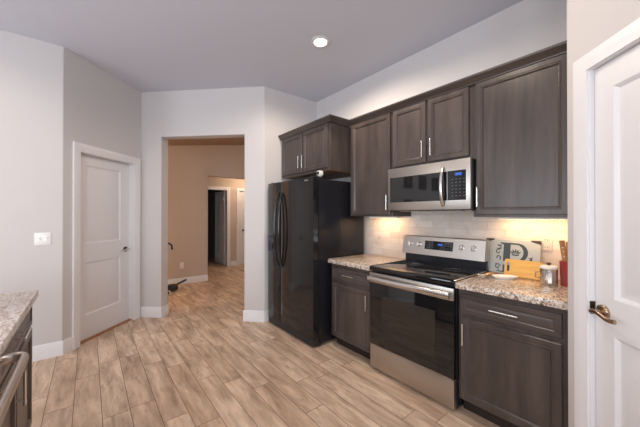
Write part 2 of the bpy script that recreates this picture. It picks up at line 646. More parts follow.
# ---- doors
def two_panel_door(name, w, h, pl, pr, zs, Mx, label, cat='door', t=0.04):
    """slab front at v=0 (v out into the room)"""
    bm = B()
    f = lambda u, z, d: (u, -d, z)
    z0 = 0.012
    (a0, a1), (b0, b1) = zs
    box(bm, 0, pl, -t, 0, z0, h); box(bm, pr, w, -t, 0, z0, h)
    box(bm, pl, pr, -t, 0, z0, a0); box(bm, pl, pr, -t, 0, a1, b0); box(bm, pl, pr, -t, 0, b1, h)
    for (c0, c1) in zs:
        panel(bm, pl, pr, c0, c1, [(0, t), (0, 0.0005), (0.006, 0.004), (0.016, 0.013), (0.030, 0.013), (0.052, 0.005)], f)
    return struct(name, bm, M['door'], label, cat, Mx, None, 25)


def casing(name, a, b, top, w, label, Mx, side='both', t=0.018):
    bm = B()
    prof = [(0, 0), (0, t), (w * 0.15, t + 0.002), (w * 0.55, t * 0.75), (w, t * 0.55), (w, 0)]
    # outer edge is thick, inner edge thin; swept up, across, down with mitres
    rings = []
    for (cx, cz, sx, sz) in ((a, 0, -1, 0), (a, top, -1, 1), (b, top, 1, 1), (b, 0, 1, 0)):
        rings.append([(cx + sx * (w - p), q, cz + sz * (w - p)) for p, q in prof])
    loft(bm, rings)
    return struct(name, bm, M['trim'], label, 'door casing', Mx)


# left door, set back in its frame
e = 0.075
D1 = F_door @ Matrix.Translation((0.12, -e, 0))
door1 = two_panel_door('door_1', 0.76, 2.035, 0.137, 0.623, ((0.27, 0.85), (1.055, 1.93)), D1,
                       'white two-panel door set back in its frame on the left')
bm = B()
box(bm, d0, 0.12, -T, 0, 0, 2.045); box(bm, 0.88, d1, -T, 0, 0, 2.045); box(bm, d0, d1, -T, 0, 2.04, dtop)
box(bm, 0.12, 0.132, -e - 0.055, -e - 0.042, 0, 2.04)
struct('trim_1', bm, M['trim'], 'white jamb lining the left door opening', 'door jamb', F_door)
casing('trim_2', 0.118, 0.882, 2.046, 0.082, 'white casing around the left two-panel door', F_door)
bm = B(); box(bm, 0.12, 0.88, -T, -0.035, 0, 0.011)
struct('trim_3', bm, M['threshold'], 'thin orange oak threshold under the left door', 'threshold', F_door)


def lever(parent, Mx, z, direction, m, rose_m):
    """Mx puts the spindle at local (0, 0, z); lever points along direction*u"""
    r = B(); cyl(r, (0, 0, z), (0, 0.008, z), 0.032, 24); cyl(r, (0, 0.008, z), (0, 0.014, z), 0.032, 24, 0.024)
    ro = link('rose', r, rose_m, None, Mx)
    b = B()
    cyl(b, (0, 0.012, z), (0, 0.045, z), 0.010, 14)
    pts = [(direction * (-0.012 + 0.125 * i / 8), 0.048 + 0.004 * math.sin(i / 8 * 3.14), z + 0.006 * math.sin(i / 8 * 6.28) - (0.008 * (i / 8) ** 2)) for i in range(9)]
    tube(b, pts, 0, 12, (0.010, 0.007, (0, 0, 1)))
    lo = link('lever', b, m, None, Mx)
    return ro, lo


def door_handle(door, Mx, z, direction, m, rose_m):
    ro, lo = lever(None, Mx, z, direction, m, rose_m)
    ro.name = 'door_handle'
    ro.parent = door
    lo.parent = ro
    lo.name = 'lever'
    return ro


door_handle(door1, F_door @ Matrix.Translation((0.185, -e, 0)), 0.935, 1, M['nickel'], M['bronze_d'])
# right door
D2 = F_right @ Matrix.Translation((0.147, -0.02, 0))
door2 = two_panel_door('door_2', 0.762, 2.060, 0.096, 0.632, ((0.27, 0.845), (1.006, 1.945)), D2,
                       'white two-panel door at the right edge with a brass lever')
bm = B()
box(bm, r0, 0.144, -0.12, 0, 0, 2.063); box(bm, 0.912, r1, -0.12, 0, 0, 2.063); box(bm, r0, r1, -0.12, 0, 2.063, rtop)
struct('trim_4', bm, M['trim'], 'white jamb lining the right door opening', 'door jamb', F_right)
casing('trim_5', 0.137, 0.920, 2.068, 0.070, 'white casing around the right door', F_right)
door_handle(door2, F_right @ Matrix.Translation((0.192, -0.02, 0)), 0.937, 1, M['bronze'], M['bronze'])
bm = B(); box(bm, 0.140, 0.1465, -0.034, 0.001, 0.912, 0.972, 0.001)
sp = link('strike_plate', bm, M['bronze_d'], door2, F_right)


def baseboard(name, Mx, a, b, label, h=0.14, t=0.014, v0=0.0):
    bm = B()
    prof = [(v0, 0), (v0 + t, 0), (v0 + t, h - 0.012), (v0 + t * 0.55, h), (v0, h)]
    loft(bm, [[(a, p, q) for p, q in prof], [(b, p, q) for p, q in prof]])
    return struct(name, bm, M['trim'], label, 'baseboard', Mx)


F_left = frame((-3.802, -2.8194), (0, -1), (1, 0))
baseboard('baseboard_left', F_left, -0.007, 3.6, 'white baseboard along the left wall below the light switch')
baseboard('baseboard_door', F_door, 0.964, 1.069, 'short white baseboard between the left wall corner and the door casing')
baseboard('baseboard_opening', F_open, o1 - 0.014, 1.717, 'white baseboard between the left door and the hall opening')
baseboard('baseboard_pier', F_open, -0.006, o0 + 0.014, 'white baseboard on the pier right of the hall opening')
F_jamb = frame(P264 + Vector((-S, -S)) * o1, (-S, S), (S, S))
baseboard('baseboard_jamb', F_jamb, 0, T, 'white baseboard end on the left side of the hall opening')
F_alc = frame((-3.339, -0.854), (0, 1), (1, 0))
baseboard('baseboard_alcove', F_alc, -0.006, 0.85, 'white baseboard beside the refrigerator')
F_hall = frame((HX, -0.672), (0, -1), (1, 0))
baseboard('baseboard_hall', F_hall, 0, 4.3, 'white baseboard along the tan hall wall', 0.125)
F_pass = frame((PX, 0), (0, 1), (1, 0))
baseboard('baseboard_passage', F_pass, 0.36, 0.52, 'white baseboard between the two passage doors', 0.12)
# passage doors
casing('trim_6', -0.55, 0.26, 2.03, 0.085, 'white casing around the half open passage door', F_pass)
casing('trim_7', 0.60, 1.36, 2.03, 0.075, 'white casing around the closed passage door', F_pass)
D3 = frame((PX - 0.14, 0.235), (-1, 0), (0, -1))
door3 = two_panel_door('door_3', 0.74, 2.02, 0.12, 0.62, ((0.27, 0.85), (1.055, 1.93)), D3,
                       'white passage door standing open into the dark room')
for z in (0.25, 1.05, 1.8):
    bm = B()
    box(bm, -0.012, 0.004, 0.001, 0.006, z - 0.045, z + 0.045)
    cyl(bm, (-0.006, 0.006, z - 0.045), (-0.006, 0.006, z + 0.045), 0.006, 8)
    link('hinge', bm, M['nickel'], door3, D3)
D4 = frame((PX - 0.03, 0.61), (0, 1), (1, 0))
door4 = two_panel_door('door_4', 0.74, 2.02, 0.12, 0.62, ((0.27, 0.85), (1.055, 1.93)), D4,
                       'closed white passage door just left of the pier edge')
bm = B(); cyl(bm, (0.10, 0, 0.95), (0.10, 0.035, 0.95), 0.012, 12); lathe_pts = [(0.012, 0), (0.028, 0.008), (0.03, 0.02), (0.02, 0.032), (0.001, 0.034)]
rings = [[(0.10 + r * math.cos(2 * math.pi * k / 16), 0.03 + z, 0.95 + r * math.sin(2 * math.pi * k / 16)) for k in range(16)] for r, z in lathe_pts]
loft(bm, rings)
link('door_knob', bm, M['bronze_d'], door4, D4)


# ------------------------------------------------------------------ cabinets
FR = [(0, 0.019), (0, 0.004), (0.004, 0), (0.034, 0), (0.037, 0.003), (0.040, 0.003), (0.0425, 0.001), (0.0455, 0.001), (0.054, 0.011), (0.058, 0.011)]
FR_D = [(0, 0.019), (0, 0.003), (0.003, 0), (0.030, 0), (0.034, 0.004), (0.042, 0.006), (0.048, 0.004)]


def front_panel(name, x0, x1, z0, z1, y, parent, loops=FR, face=-1, m=None):
    """a cabinet front; face=-1 looks to -Y, +1 looks to +Y; y is its front surface"""
    bm = B()
    panel(bm, x0, x1, z0, z1, loops, lambda u, v, d: (u, y - face * d, v))
    return link(name, bm, m or M['cab'], parent, None, 20)


def pull(parent, x, y, z, L, vertical, face=-1, name='handle', so=0.034, r=0.006):
    bm = B()
    yb_ = y + face * so
    h = L / 2
    if vertical:
        cyl(bm, (x, yb_, z - h), (x, yb_, z + h), r, 12)
        for s in (-1, 1):
            cyl(bm, (x, y, z + s * h * 0.66), (x, yb_, z + s * h * 0.66), r * 0.8, 10)
    else:
        cyl(bm, (x - h, yb_, z), (x + h, yb_, z), r, 12)
        for s in (-1, 1):
            cyl(bm, (x + s * h * 0.66, y, z), (x + s * h * 0.66, yb_, z), r * 0.8, 10)
    return link(name, bm, M['nickel'], parent)


def carcass(parent, x0, x1, yf, yb_, z0, z1, name='body'):
    bm = B(); box(bm, x0, x1, yf, yb_, z0, z1, 0.0015)
    return link(name, bm, M['cab'], parent)


YF = -0.312      # face frame of the uppers
YD = -0.332      # door faces
TOP = 2.380
# upper left
c = thing('wall_cabinet', (-2.02, 0, 1.373), 'tall single-door dark wall cabinet between the refrigerator cabinet and the microwave', 'cabinet')
carcass(c, -2.315, -1.738, YF, -0.002, 1.362, TOP)
d = front_panel('door', -2.283, -1.757, 1.379, 2.376, YD, c)
pull(d, -1.775, YD, 1.50, 0.145, True)
# over the microwave
c = thing('wall_cabinet', (-1.345, 0, 1.82), 'short two-door dark wall cabinet directly above the microwave', 'cabinet')
carcass(c, -1.7375, -0.9825, YF, -0.002, 1.813, TOP)
d = front_panel('door', -1.722, -1.375, 1.836, 2.376, YD, c)
pull(d, -1.392, YD, 1.955, 0.145, True)
d = front_panel('door', -1.352, -1.008, 1.836, 2.376, YD, c)
pull(d, -1.312, YD, 1.955, 0.145, True)
# upper right
c = thing('wall_cabinet', (-0.66, 0, 1.373), 'large single-door dark wall cabinet right of the microwave', 'cabinet')
carcass(c, -0.982, -0.362, YF, -0.002, 1.362, TOP)
d = front_panel('door', -0.957, -0.412, 1.379, 2.376, YD, c)
pull(d, -0.935, YD, 1.51, 0.145, True)
# over the refrigerator
c = thing('wall_cabinet', (-2.84, 0, 1.865), 'deep two-door dark wall cabinet above the black refrigerator', 'cabinet')
carcass(c, -3.336, -2.335, -0.592, -0.002, 1.868, TOP)
d = front_panel('door', -3.305, -2.850, 1.892, 2.376, -0.612, c)
pull(d, -2.880, -0.612, 2.015, 0.15, True)
d = front_panel('door', -2.832, -2.372, 1.892, 2.376, -0.612, c)
pull(d, -2.802, -0.612, 2.015, 0.15, True)
bm = B(); box(bm, -3.32, -2.35, -0.58, -0.02, 1.864, 1.868)
link('underside', bm, M['cab_raw'], c)['label'] = 'lighter unfinished wood underside'

# crown moulding swept along all the uppers
path = [(-3.336, -0.592), (-2.335, -0.592), (-2.335, -0.312), (-0.362, -0.312)]
prof = [(0.001, -0.003), (0.024, -0.003), (0.026, 0.004), (0.034, 0.010), (0.050, 0.032), (0.056, 0.036), (0.060, 0.042), (0.060, 0.054), (0.001, 0.056)]
bm = B(); rings = []
for i, p in enumerate(path):
    p = Vector(p)
    def nrm(a, b_):
        t = (Vector(b_) - Vector(a)).normalized()
        return Vector((t.y, -t.x))
    if i == 0:
        n_ = nrm(path[0], path[1]); k_ = 1
    elif i == len(path) - 1:
        n_ = nrm(path[-2], path[-1]); k_ = 1
    else:
        a, b_ = nrm(path[i - 1], path[i]), nrm(path[i], path[i + 1])
        n_ = (a + b_).normalized(); k_ = 1 / n_.dot(a)
    rings.append([(p.x + n_.x * k_ * o_, p.y + n_.y * k_ * o_, TOP + z_) for o_, z_ in prof])
loft(bm, rings)
tag(link('crown_molding', bm, M['cab_h']), 'dark crown molding running along the tops of all wall cabinets', 'molding')


def base_cabinet(x0, x1, label, dx0, dx1, hx, end_gap=0.0):
    c = thing('base_cabinet', ((x0 + x1) / 2, -0.3, 0), label, 'cabinet')
    carcass(c, x0, x1, -0.606, -0.004, 0.105, 0.872)
    bm = B(); box(bm, x0, x1, -0.53, -0.01, 0, 0.105)
    link('toe_kick', bm, M['kick'], c)
    dr = front_panel('drawer', dx0, dx1, 0.706, 0.838, -0.626, c, FR_D, -1, M['cab_h'])
    pull(dr, (dx0 + dx1) / 2, -0.626, 0.776, 0.155, False)
    do = front_panel('door', dx0, dx1, 0.118, 0.676, -0.626, c)
    pull(do, hx, -0.626, 0.572, 0.145, True)
    return c


base_cabinet(-2.305, -1.735, 'dark base cabinet with drawer and door between refrigerator and range', -2.275, -1.752, -1.778)
base_cabinet(-0.957, -0.362, 'dark base cabinet with drawer and door right of the range', -0.938, -0.392, -0.910)


def slab(x0, x1, y0, y1, z0, z1, m, label):
    bm = B(); box(bm, x0, x1, y0, y1, z0, z1, 0.004, 2)
    return tag(link('countertop', bm, m), label, 'countertop')


slab(-2.318, -1.731, -0.648, -0.002, 0.8725, 0.914, M['granite'], 'speckled granite countertop between the refrigerator and the range')
slab(-0.962, -0.361, -0.648, -0.002, 0.8725, 0.914, M['granite'], 'speckled granite countertop right of the range holding the small kitchenware')
bm = B()
box(bm, -2.32, -0.361, -0.0015, 0.0, 0.90, 1.363); box(bm, -1.735, -0.983, -0.0015, 0, 1.363, 1.81)
struct('backsplash', bm, M['tile'], 'whitewashed tile backsplash between counters and wall cabinets', 'backsplash')

# ------------------------------------------------------------------ range
RX0, RX1, RY = -1.7265, -0.9645, -0.655
rg = thing('electric_range', (-1.345, -0.33, 0), 'stainless and black glass electric range between the two base cabinets', 'range')
bm = B(); box(bm, RX0, RX1, RY + 0.04, -0.078, 0.022, 0.885, 0.003)
link('body', bm, M['black_side'], rg)
bm = B()
for x in (RX0 + 0.05, RX1 - 0.05):
    for y in (RY + 0.08, -0.08):
        cyl(bm, (x, y, 0), (x, y, 0.04), 0.018, 12)
link_each('foot', bm, M['black_matte'], rg)
bm = B(); box(bm, RX0 - 0.003, RX1 + 0.003, RY - 0.005, -0.10, 0.885, 0.922, 0.006, 2)
ct = link('cooktop', bm, M['black_glass'], rg)
bm = B()
for (x, y, r_) in ((-1.53, -0.49, 0.105), (-1.16, -0.49, 0.115), (-1.53, -0.25, 0.078), (-1.16, -0.25, 0.078)):
    for rr_ in (r_, r_ * 0.62):
        n = 40
        loft(bm, [[(x + q * math.cos(2 * math.pi * k / n), y + q * math.sin(2 * math.pi * k / n), z) for k in range(n)]
                  for q, z in ((rr_ - 0.003, 0.9222), (rr_ - 0.003, 0.9226), (rr_, 0.9226), (rr_, 0.9222))], True, False, False)
link_each('burner_ring', bm, M['ring'], ct)
for x0_, x1_ in ((RX0 - 0.004, RX0 + 0.012), (RX1 - 0.012, RX1 + 0.004)):
    bm = B(); box(bm, x0_, x1_, RY + 0.01, -0.13, 0.918, 0.9255, 0.002)
    link('side_trim', bm, M['steel_h'], ct)
# backguard
bgd = B(); box(bgd, RX0, RX1, -0.118, -0.078, 0.90, 1.005, 0.003)
link('rear_vent', bgd, M['black_side'], rg)
bm = B()
pr_ = [(-0.166, 1.004), (-0.136, 1.168), (-0.126, 1.175), (-0.078, 1.175), (-0.078, 1.004)]
loft(bm, [[(x, y, z) for y, z in pr_] for x in (RX0 - 0.004, RX1 + 0.004)])
bp = link('control_panel', bm, M['steel'], rg)


def bpt(x, z, out):
    """a point on the sloping front of the control panel"""
    t = (z - 1.004) / 0.164
    y = -0.166 + 0.030 * t
    nrm_ = Vector((0, -0.164, 0.030)).normalized()
    return Vector((x, y, z)) + nrm_ * out


for x in (-1.645, -1.553, -1.150, -1.052):
    bm = B()
    cyl(bm, bpt(x, 1.100, -0.001), bpt(x, 1.100, 0.006), 0.027, 24)
    cyl(bm, bpt(x, 1.100, 0.006), bpt(x, 1.100, 0.028), 0.022, 24, 0.019)
    a_, b_ = bpt(x, 1.100, 0.028), bpt(x, 1.100, 0.033)
    box(bm, x - 0.005, x + 0.005, b_.y, a_.y + 0.01, 1.080, 1.118, 0.002)
    link('knob', bm, M['steel_h'], bp)
bm = B()
loft(bm, [[bpt(-1.490, 1.058, o_), bpt(-1.222, 1.058, o_), bpt(-1.222, 1.136, o_), bpt(-1.490, 1.136, o_)] for o_ in (-0.002, 0.002)])
dp = link('display_panel', bm, M['black_glass'], rg)
bm = B()
loft(bm, [[bpt(-1.362, 1.098, o_), bpt(-1.318, 1.098, o_), bpt(-1.318, 1.114, o_), bpt(-1.362, 1.114, o_)] for o_ in (0.002, 0.003)])
link('clock_display', bm, M['blue_disp'], dp)
bm = B()
for x in (-1.47, -1.44, -1.41, -1.29, -1.265, -1.24):
    for z in (1.076, 1.098, 1.120):
        loft(bm, [[bpt(x - .006, z - .003, o_), bpt(x + .006, z - .003, o_), bpt(x + .006, z + .003, o_), bpt(x - .006, z + .003, o_)] for o_ in (0.002, 0.0026)])
link_each('touch_key', bm, M['print'], dp)
# oven door
bm = B(); box(bm, RX0 + 0.003, RX1 - 0.003, RY, RY + 0.04, 0.240, 0.868, 0.004, 2)
od = link('oven_door', bm, M['black_glass'], rg)
bm = B(); box(bm, RX0 + 0.002, RX1 - 0.002, RY - 0.006, RY + 0.01, 0.780, 0.868, 0.004, 2)
link('door_band', bm, M['steel'], od)['label'] = 'stainless band across the top of the oven door'
bm = B()
panel(bm, -1.597, -1.105, 0.335, 0.680, [(0, 0.004), (0, -0.001), (0.004, -0.001)], lambda u, v, d: (u, RY + d, v))
link('oven_window', bm, M['oven_glass'], od)
bm = B()
hy = RY - 0.046
for hx_ in (RX0 + 0.05, RX1 - 0.05):
    box(bm, hx_ - 0.016, hx_ + 0.016, hy, RY, 0.808, 0.836, 0.004)
tube(bm, [(RX0 + 0.015, hy + 0.004, 0.822), (RX0 + 0.2, hy - 0.004, 0.822), (-1.345, hy - 0.006, 0.822), (RX1 - 0.2, hy - 0.004, 0.822), (RX1 - 0.015, hy + 0.004, 0.822)], 0, 20, (0.024, 0.012, (0, 0, 1)))
link('handle', bm, M['steel_h'], od)
bm = B(); box(bm, RX0 + 0.003, RX1 - 0.003, RY, RY + 0.04, 0.032, 0.226, 0.004, 2)
link('storage_drawer', bm, M['steel'], rg)
bm = B(); box(bm, RX0 + 0.003, RX1 - 0.003, RY - 0.002, RY + 0.03, 0.232, 0.238)
link('door_trim', bm, M['steel_h'], rg)

# ------------------------------------------------------------------ microwave
MX0, MX1, MY = -1.720, -0.962, -0.400
mw = thing('microwave', (-1.341, -0.2, 1.412), 'stainless over-the-range microwave with black glass door and blue clock', 'microwave')
bm = B(); box(bm, MX0, MX1, MY + 0.03, -0.004, 1.412, 1.806, 0.003)
link('body', bm, M['black_side'], mw)
bm = B(); box(bm, MX0, MX1, MY - 0.008, MY + 0.028, 1.420, 1.806, 0.004, 2)
fa = link('front_frame', bm, M['steel'], mw)
bm = B(); panel(bm, -1.692, -1.142, 1.492, 1.722, [(0, 0.01), (0, -0.0015), (0.003, -0.0015)], lambda u, v, d: (u, MY - 0.008 + d, v))
link('door_glass', bm, M['black_glass'], fa)
bm = B(); panel(bm, -1.138, -0.994, 1.492, 1.722, [(0, 0.01), (0, -0.0015), (0.003, -0.0015)], lambda u, v, d: (u, MY - 0.008 + d, v))
kp = link('control_panel', bm, M['black_glass'], mw)
bm = B(); box(bm, -1.076, -1.026, MY - 0.0108, MY - 0.0090, 1.682, 1.704)
link('clock_display', bm, M['blue_disp'], kp)
bm = B()
for i in range(4):
    for j in range(6):
        x, z = -1.098 + i * 0.030, 1.655 - j * 0.026
        box(bm, x - 0.006, x + 0.006, MY - 0.0104, MY - 0.0090, z - 0.003, z + 0.003)
link_each('touch_key', bm, M['print'], kp)
bm = B()
pts = []
for i in range(13):
    t = i / 12
    pts.append((-1.172, MY - 0.012 - 0.042 * math.sin(math.pi * t) ** 0.6, 1.448 + 0.310 * t))
tube(bm, pts, 0, 14, (0.013, 0.009, (1, 0, 0)))
link('handle', bm, M['steel_h'], fa)
bm = B()
for i in range(9):
    box(bm, MX0 + 0.06 + i * 0.075, MX0 + 0.12 + i * 0.075, -0.30, -0.12, 1.4095, 1.4125)
link_each('vent_grille', bm, M['steel_h'], mw)

# ------------------------------------------------------------------ refrigerator
fx0, fx1, fyf = -3.296, -2.345, -0.82
rf = thing('refrigerator', (-2.82, -0.42, 0), 'glossy black side-by-side refrigerator in the alcove', 'refrigerator')
bm = B(); box(bm, fx0 + 0.006, fx1, fyf + 0.07, -0.06, 0.03, 1.755, 0.006, 2)
link('body', bm, M['black_side'], rf)


def fridge_door(name, a, b_):
    bm = B(); n = 10; rings = []
    z0, z1 = 0.095, 1.772
    prof_ = []
    for i in range(n + 1):
        t = i / n
        prof_.append((a + (b_ - a) * t, fyf - 0.012 * math.sin(math.pi * t) ** 0.5 + 0.0))
    prof_ += [(b_, fyf + 0.062), (a, fyf + 0.062)]
    loft(bm, [[(x, y, z0) for x, y in prof_], [(x, y, z1) for x, y in prof_]])
    return link(name, bm, M['black_gloss'], rf, None, 40)


fz = fridge_door('freezer_door', fx0, -2.988)
fr = fridge_door('fresh_food_door', -2.978, fx1)
for par, hx_, sg in ((fz, -3.022, -1), (fr, -2.944, 1)):
    bm = B(); pts = []
    for i in range(17):
        t = i / 16
        bow = math.sin(math.pi * t) ** 0.55
        pts.append((hx_ + sg * 0.012 * bow, fyf - 0.008 - 0.058 * bow, 0.765 + 0.875 * t))
    tube(bm, pts, 0, 14, (0.016, 0.012, (1, 0, 0)))
    link('handle', bm, M['black_gloss'], par)
bm = B()
panel(bm, -3.272, -3.098, 0.905, 1.125, [(0, 0.03), (0, -0.008), (0.010, -0.012), (0.022, -0.010), (0.030, 0.004)], lambda u, v, d: (u, fyf - 0.010 + d, v))
dsp = link('dispenser', bm, M['navy'], fz)
bm = B(); box(bm, -3.205, -3.165, fyf - 0.026, fyf - 0.004, 0.955, 1.02, 0.004)
link('paddle', bm, M['black_matte'], fz)
bm = B(); box(bm, -2.492, -2.430, fyf - 0.0105, fyf - 0.006, 1.738, 1.750, 0.001)
link('badge', bm, M['nickel'], fr)['label'] = 'small silver name bar without readable letters'
bm = B(); box(bm, fx0 + 0.006, fx1, fyf + 0.002, fyf + 0.09, 0.012, 0.088, 0.006, 2)
link('base_grille', bm, M['black_matte'], rf)
bm = B()
for x in (fx0 + 0.06, fx1 - 0.05):
    box(bm, x - 0.03, x + 0.03, fyf + 0.02, fyf + 0.14, 1.755, 1.785, 0.004)
link_each('hinge_cover', bm, M['black_matte'], rf)
bm = B()
for x in (fx0 + 0.08, fx1 - 0.03):
    for y in (fyf + 0.10, -0.12):
        cyl(bm, (x, y, 0), (x, y, 0.035), 0.02, 12)
link_each('roller', bm, M['black_matte'], rf)
# small gadget on top
gd = thing('cube_camera', (-2.385, -0.70, 1.785), 'small white cube gadget with dark round lens on top of the refrigerator', 'gadget')
bm = B(); box(bm, -2.412, -2.358, -0.725, -0.675, 1.797, 1.847, 0.006, 2); box(bm, -2.402, -2.368, -0.715, -0.685, 1.785, 1.798, 0.003)
link('casing', bm, M['white_pl'], gd)
bm = B(); cyl(bm, (-2.385, -0.7245, 1.822), (-2.385, -0.728, 1.822), 0.018, 18)
link('lens', bm, M['black_glass'], gd)

# ------------------------------------------------------------------ left counter run (camera side)
IY = -2.884
isl = thing('base_cabinet', (-2.08, -3.2, 0), 'dark base cabinet under the streaked granite counter at lower left', 'cabinet')
bm = B(); box(bm, -2.460, -1.626, IY - 0.62, IY - 0.020, 0.105, 0.872, 0.0015)
link('body', bm, M['cab'], isl)
bm = B(); box(bm, -2.455, -1.626, IY - 0.60, IY - 0.09, 0, 0.105)
link('toe_kick', bm, M['kick'], isl)
dr = front_panel('drawer', -2.458, -1.632, 0.715, 0.852, IY, isl, FR_D, 1, M['cab_h'])
pull(dr, -1.985, IY, 0.797, 0.155, False, 1)
do = front_panel('door', -2.458, -1.982, 0.118, 0.695, IY, isl, FR, 1)
do = front_panel('door', -1.968, -1.632, 0.118, 0.695, IY, isl, FR, 1)
pull(do, -1.922, IY, 0.565, 0.160, True, 1)
dw = thing('dishwasher', (-1.38, -3.2, 0), 'brownish steel dishwasher with a thick curved bar handle at the lower left edge', 'dishwasher')
bm = B(); box(bm, -1.619, -1.02, IY - 0.60, IY - 0.03, 0.10, 0.870)
link('tub', bm, M['black_matte'], dw)
bm = B(); box(bm, -1.617, -1.022, IY - 0.03, IY + 0.004, 0.115, 0.868, 0.005, 2)
dd = link('door', bm, M['dw_panel'], dw)
bm = B(); pts = []
hr = 0.036
for i in range(13):
    a = math.pi * i / 12
    pts.append((-1.548 - hr * math.sin(a), IY + 0.004 + hr - hr * math.cos(a), 0.836))
for i in range(13):
    a = math.pi - math.pi * i / 12
    pts.append((-1.094 + hr * math.sin(a), IY + 0.004 + hr - hr * math.cos(a), 0.836))
tube(bm, pts, 0, 16, (0.019, 0.014, (0, 0, 1)))
link('handle', bm, M['dw_bar'], dd)
bm = B(); box(bm, -1.616, -1.03, IY - 0.55, IY - 0.09, 0, 0.10)
link('kick_plate', bm, M['black_matte'], dw)
c = thing('base_cabinet', (-0.6, -3.2, 0), 'dark base cabinet beyond the dishwasher, outside the photo', 'cabinet')
bm = B(); box(bm, -1.015, -0.1, IY - 0.62, IY - 0.02, 0.105, 0.872)
link('body', bm, M['cab'], c)
front_panel('door', -1.0, -0.12, 0.118, 0.855, IY, c, FR, 1)
bm = B(); box(bm, -2.489, -0.08, -3.56, -2.861, 0.8725, 0.914, 0.004, 2)
tag(link('countertop', bm, M['granite_i']), 'streaked beige granite countertop at the lower left corner', 'countertop')

# ------------------------------------------------------------------ kitchenware on the right counter
CZ = 0.914
gb = thing('glass_cutting_board', (-0.80, -0.05, CZ), 'grey glass board with a big charcoal letter R leaning on the backsplash', 'cutting board')
lean = Matrix.Translation((-0.812, -0.068, CZ + 0.002)) @ Matrix.Rotation(rad(-10), 4, 'X')
bw, bh = 0.37, 0.268
bm = B(); box(bm, -bw / 2, bw / 2, -0.003, 0.003, 0, bh, 0.002)
gp = link('glass_panel', bm, M['glass_board'], gb, lean)
bm = B()
for sx in (-1, 1):
    w_ = bw / 2
    loft(bm, [[(sx * w_ * 1.01, y, bh - 0.026), (sx * w_ * 1.01, y, bh + 0.004), (sx * (w_ - 0.060), y, bh + 0.004), (sx * (w_ - 0.060), y, bh - 0.006)] for y in (-0.0055, 0.0055)])
link_each('corner_bracket', bm, M['bronze_d'], gb, lean)


def flat_poly(polys, yy, th=0.0008, sx=0.013):
    bm = B()
    for p in polys:
        loft(bm, [[(x + sx, yy, z) for x, z in p], [(x + sx, yy - th, z) for x, z in p]])
    return bm


# the letter R, split by a plain band
polys = []
zt, zb = 0.244, 0.098
L0, L1_ = -0.069, -0.021
polys.append([(L0 - 0.026, zt), (L0, zt), (L0, zt - 0.016), (L0 - 0.026, zt - 0.007)])
polys.append([(L0, zb), (L1_, zb), (L1_, zt), (L0, zt)])
n = 20
ob, ib = [], []
zc, hz = 0.5 * (zt + zb), 0.5 * (zt - zb)
for i in range(n + 1):
    a = math.pi / 2 - math.pi * i / n
    ob.append((0.022 + 0.074 * math.cos(a), zc + hz * math.sin(a)))
    ib.append((0.018 + 0.048 * math.cos(a), zc + (hz - 0.013) * math.sin(a)))
for i in range(n):
    polys.append([ob[i], ob[i + 1], ib[i + 1], ib[i]])
polys.append([(L1_, zt), ob[0], ib[0], (L1_, ib[0][1])])
polys.append([(L1_, ib[-1][1]), ib[-1], ob[-1], (L1_, ob[-1][1])])
# lower half under the band
polys.append([(L0, 0.018), (L1_, 0.018), (L1_, 0.070), (L0, 0.070)])
polys.append([(L0 - 0.022, 0.010), (L1_ + 0.02, 0.010), (L1_ + 0.02, 0.018), (L0 - 0.022, 0.018)])
polys.append([(0.020, 0.070), (0.066, 0.070), (0.118, 0.010), (0.070, 0.010)])
link('letter', flat_poly(polys, -0.0032), M['ink'], gb, lean)


def stroke(pts, w, yy=-0.0032, th=0.0007):
    out = []
    for (a, b_) in zip(pts, pts[1:]):
        a, b_ = Vector(a), Vector(b_)
        t = (b_ - a).normalized(); n_ = Vector((-t.y, t.x)) * w
        out.append([tuple(a + n_), tuple(a - n_), tuple(b_ - n_), tuple(b_ + n_)])
    return out


def curl(cx, cz, r0_, r1_, a0, a1, n=12):
    return [(cx + (r0_ + (r1_ - r0_) * i / n) * math.cos(rad(a0 + (a1 - a0) * i / n)), cz + (r0_ + (r1_ - r0_) * i / n) * math.sin(rad(a0 + (a1 - a0) * i / n))) for i in range(n + 1)]


polys = []
polys += stroke(curl(-0.104, 0.168, 0.022, 0.006, 60, 380), 0.0036)
polys += stroke(curl(-0.100, 0.212, 0.016, 0.005, -90, 190), 0.0034)
polys += stroke([(-0.084, 0.226), (-0.100, 0.214), (-0.112, 0.228)], 0.0034)
polys += stroke([(-0.116, 0.196), (-0.098, 0.190), (-0.084, 0.200)], 0.0034)
polys += stroke(curl(-0.104, 0.122, 0.020, 0.006, -60, 250), 0.004)
link('scroll_print', flat_poly(polys, -0.0032), M['ink'], gb, lean)
polys = stroke(curl(-0.104, 0.050, 0.018, 0.004, 120, 420), 0.0036)
polys += stroke([(-0.122, 0.070), (-0.100, 0.070), (-0.082, 0.058)], 0.0036)
polys += stroke(curl(-0.100, 0.024, 0.012, 0.004, 200, 480), 0.003)
link('scroll_print', flat_poly(polys, -0.0032), M['ink'], gb, lean)
polys = stroke(curl(0.108, 0.128, 0.018, 0.005, -120, 150), 0.0034)
polys += stroke([(0.090, 0.104), (0.112, 0.120), (0.124, 0.146)], 0.0034)
link('scroll_print', flat_poly(polys, -0.0032), M['ink'], gb, lean)
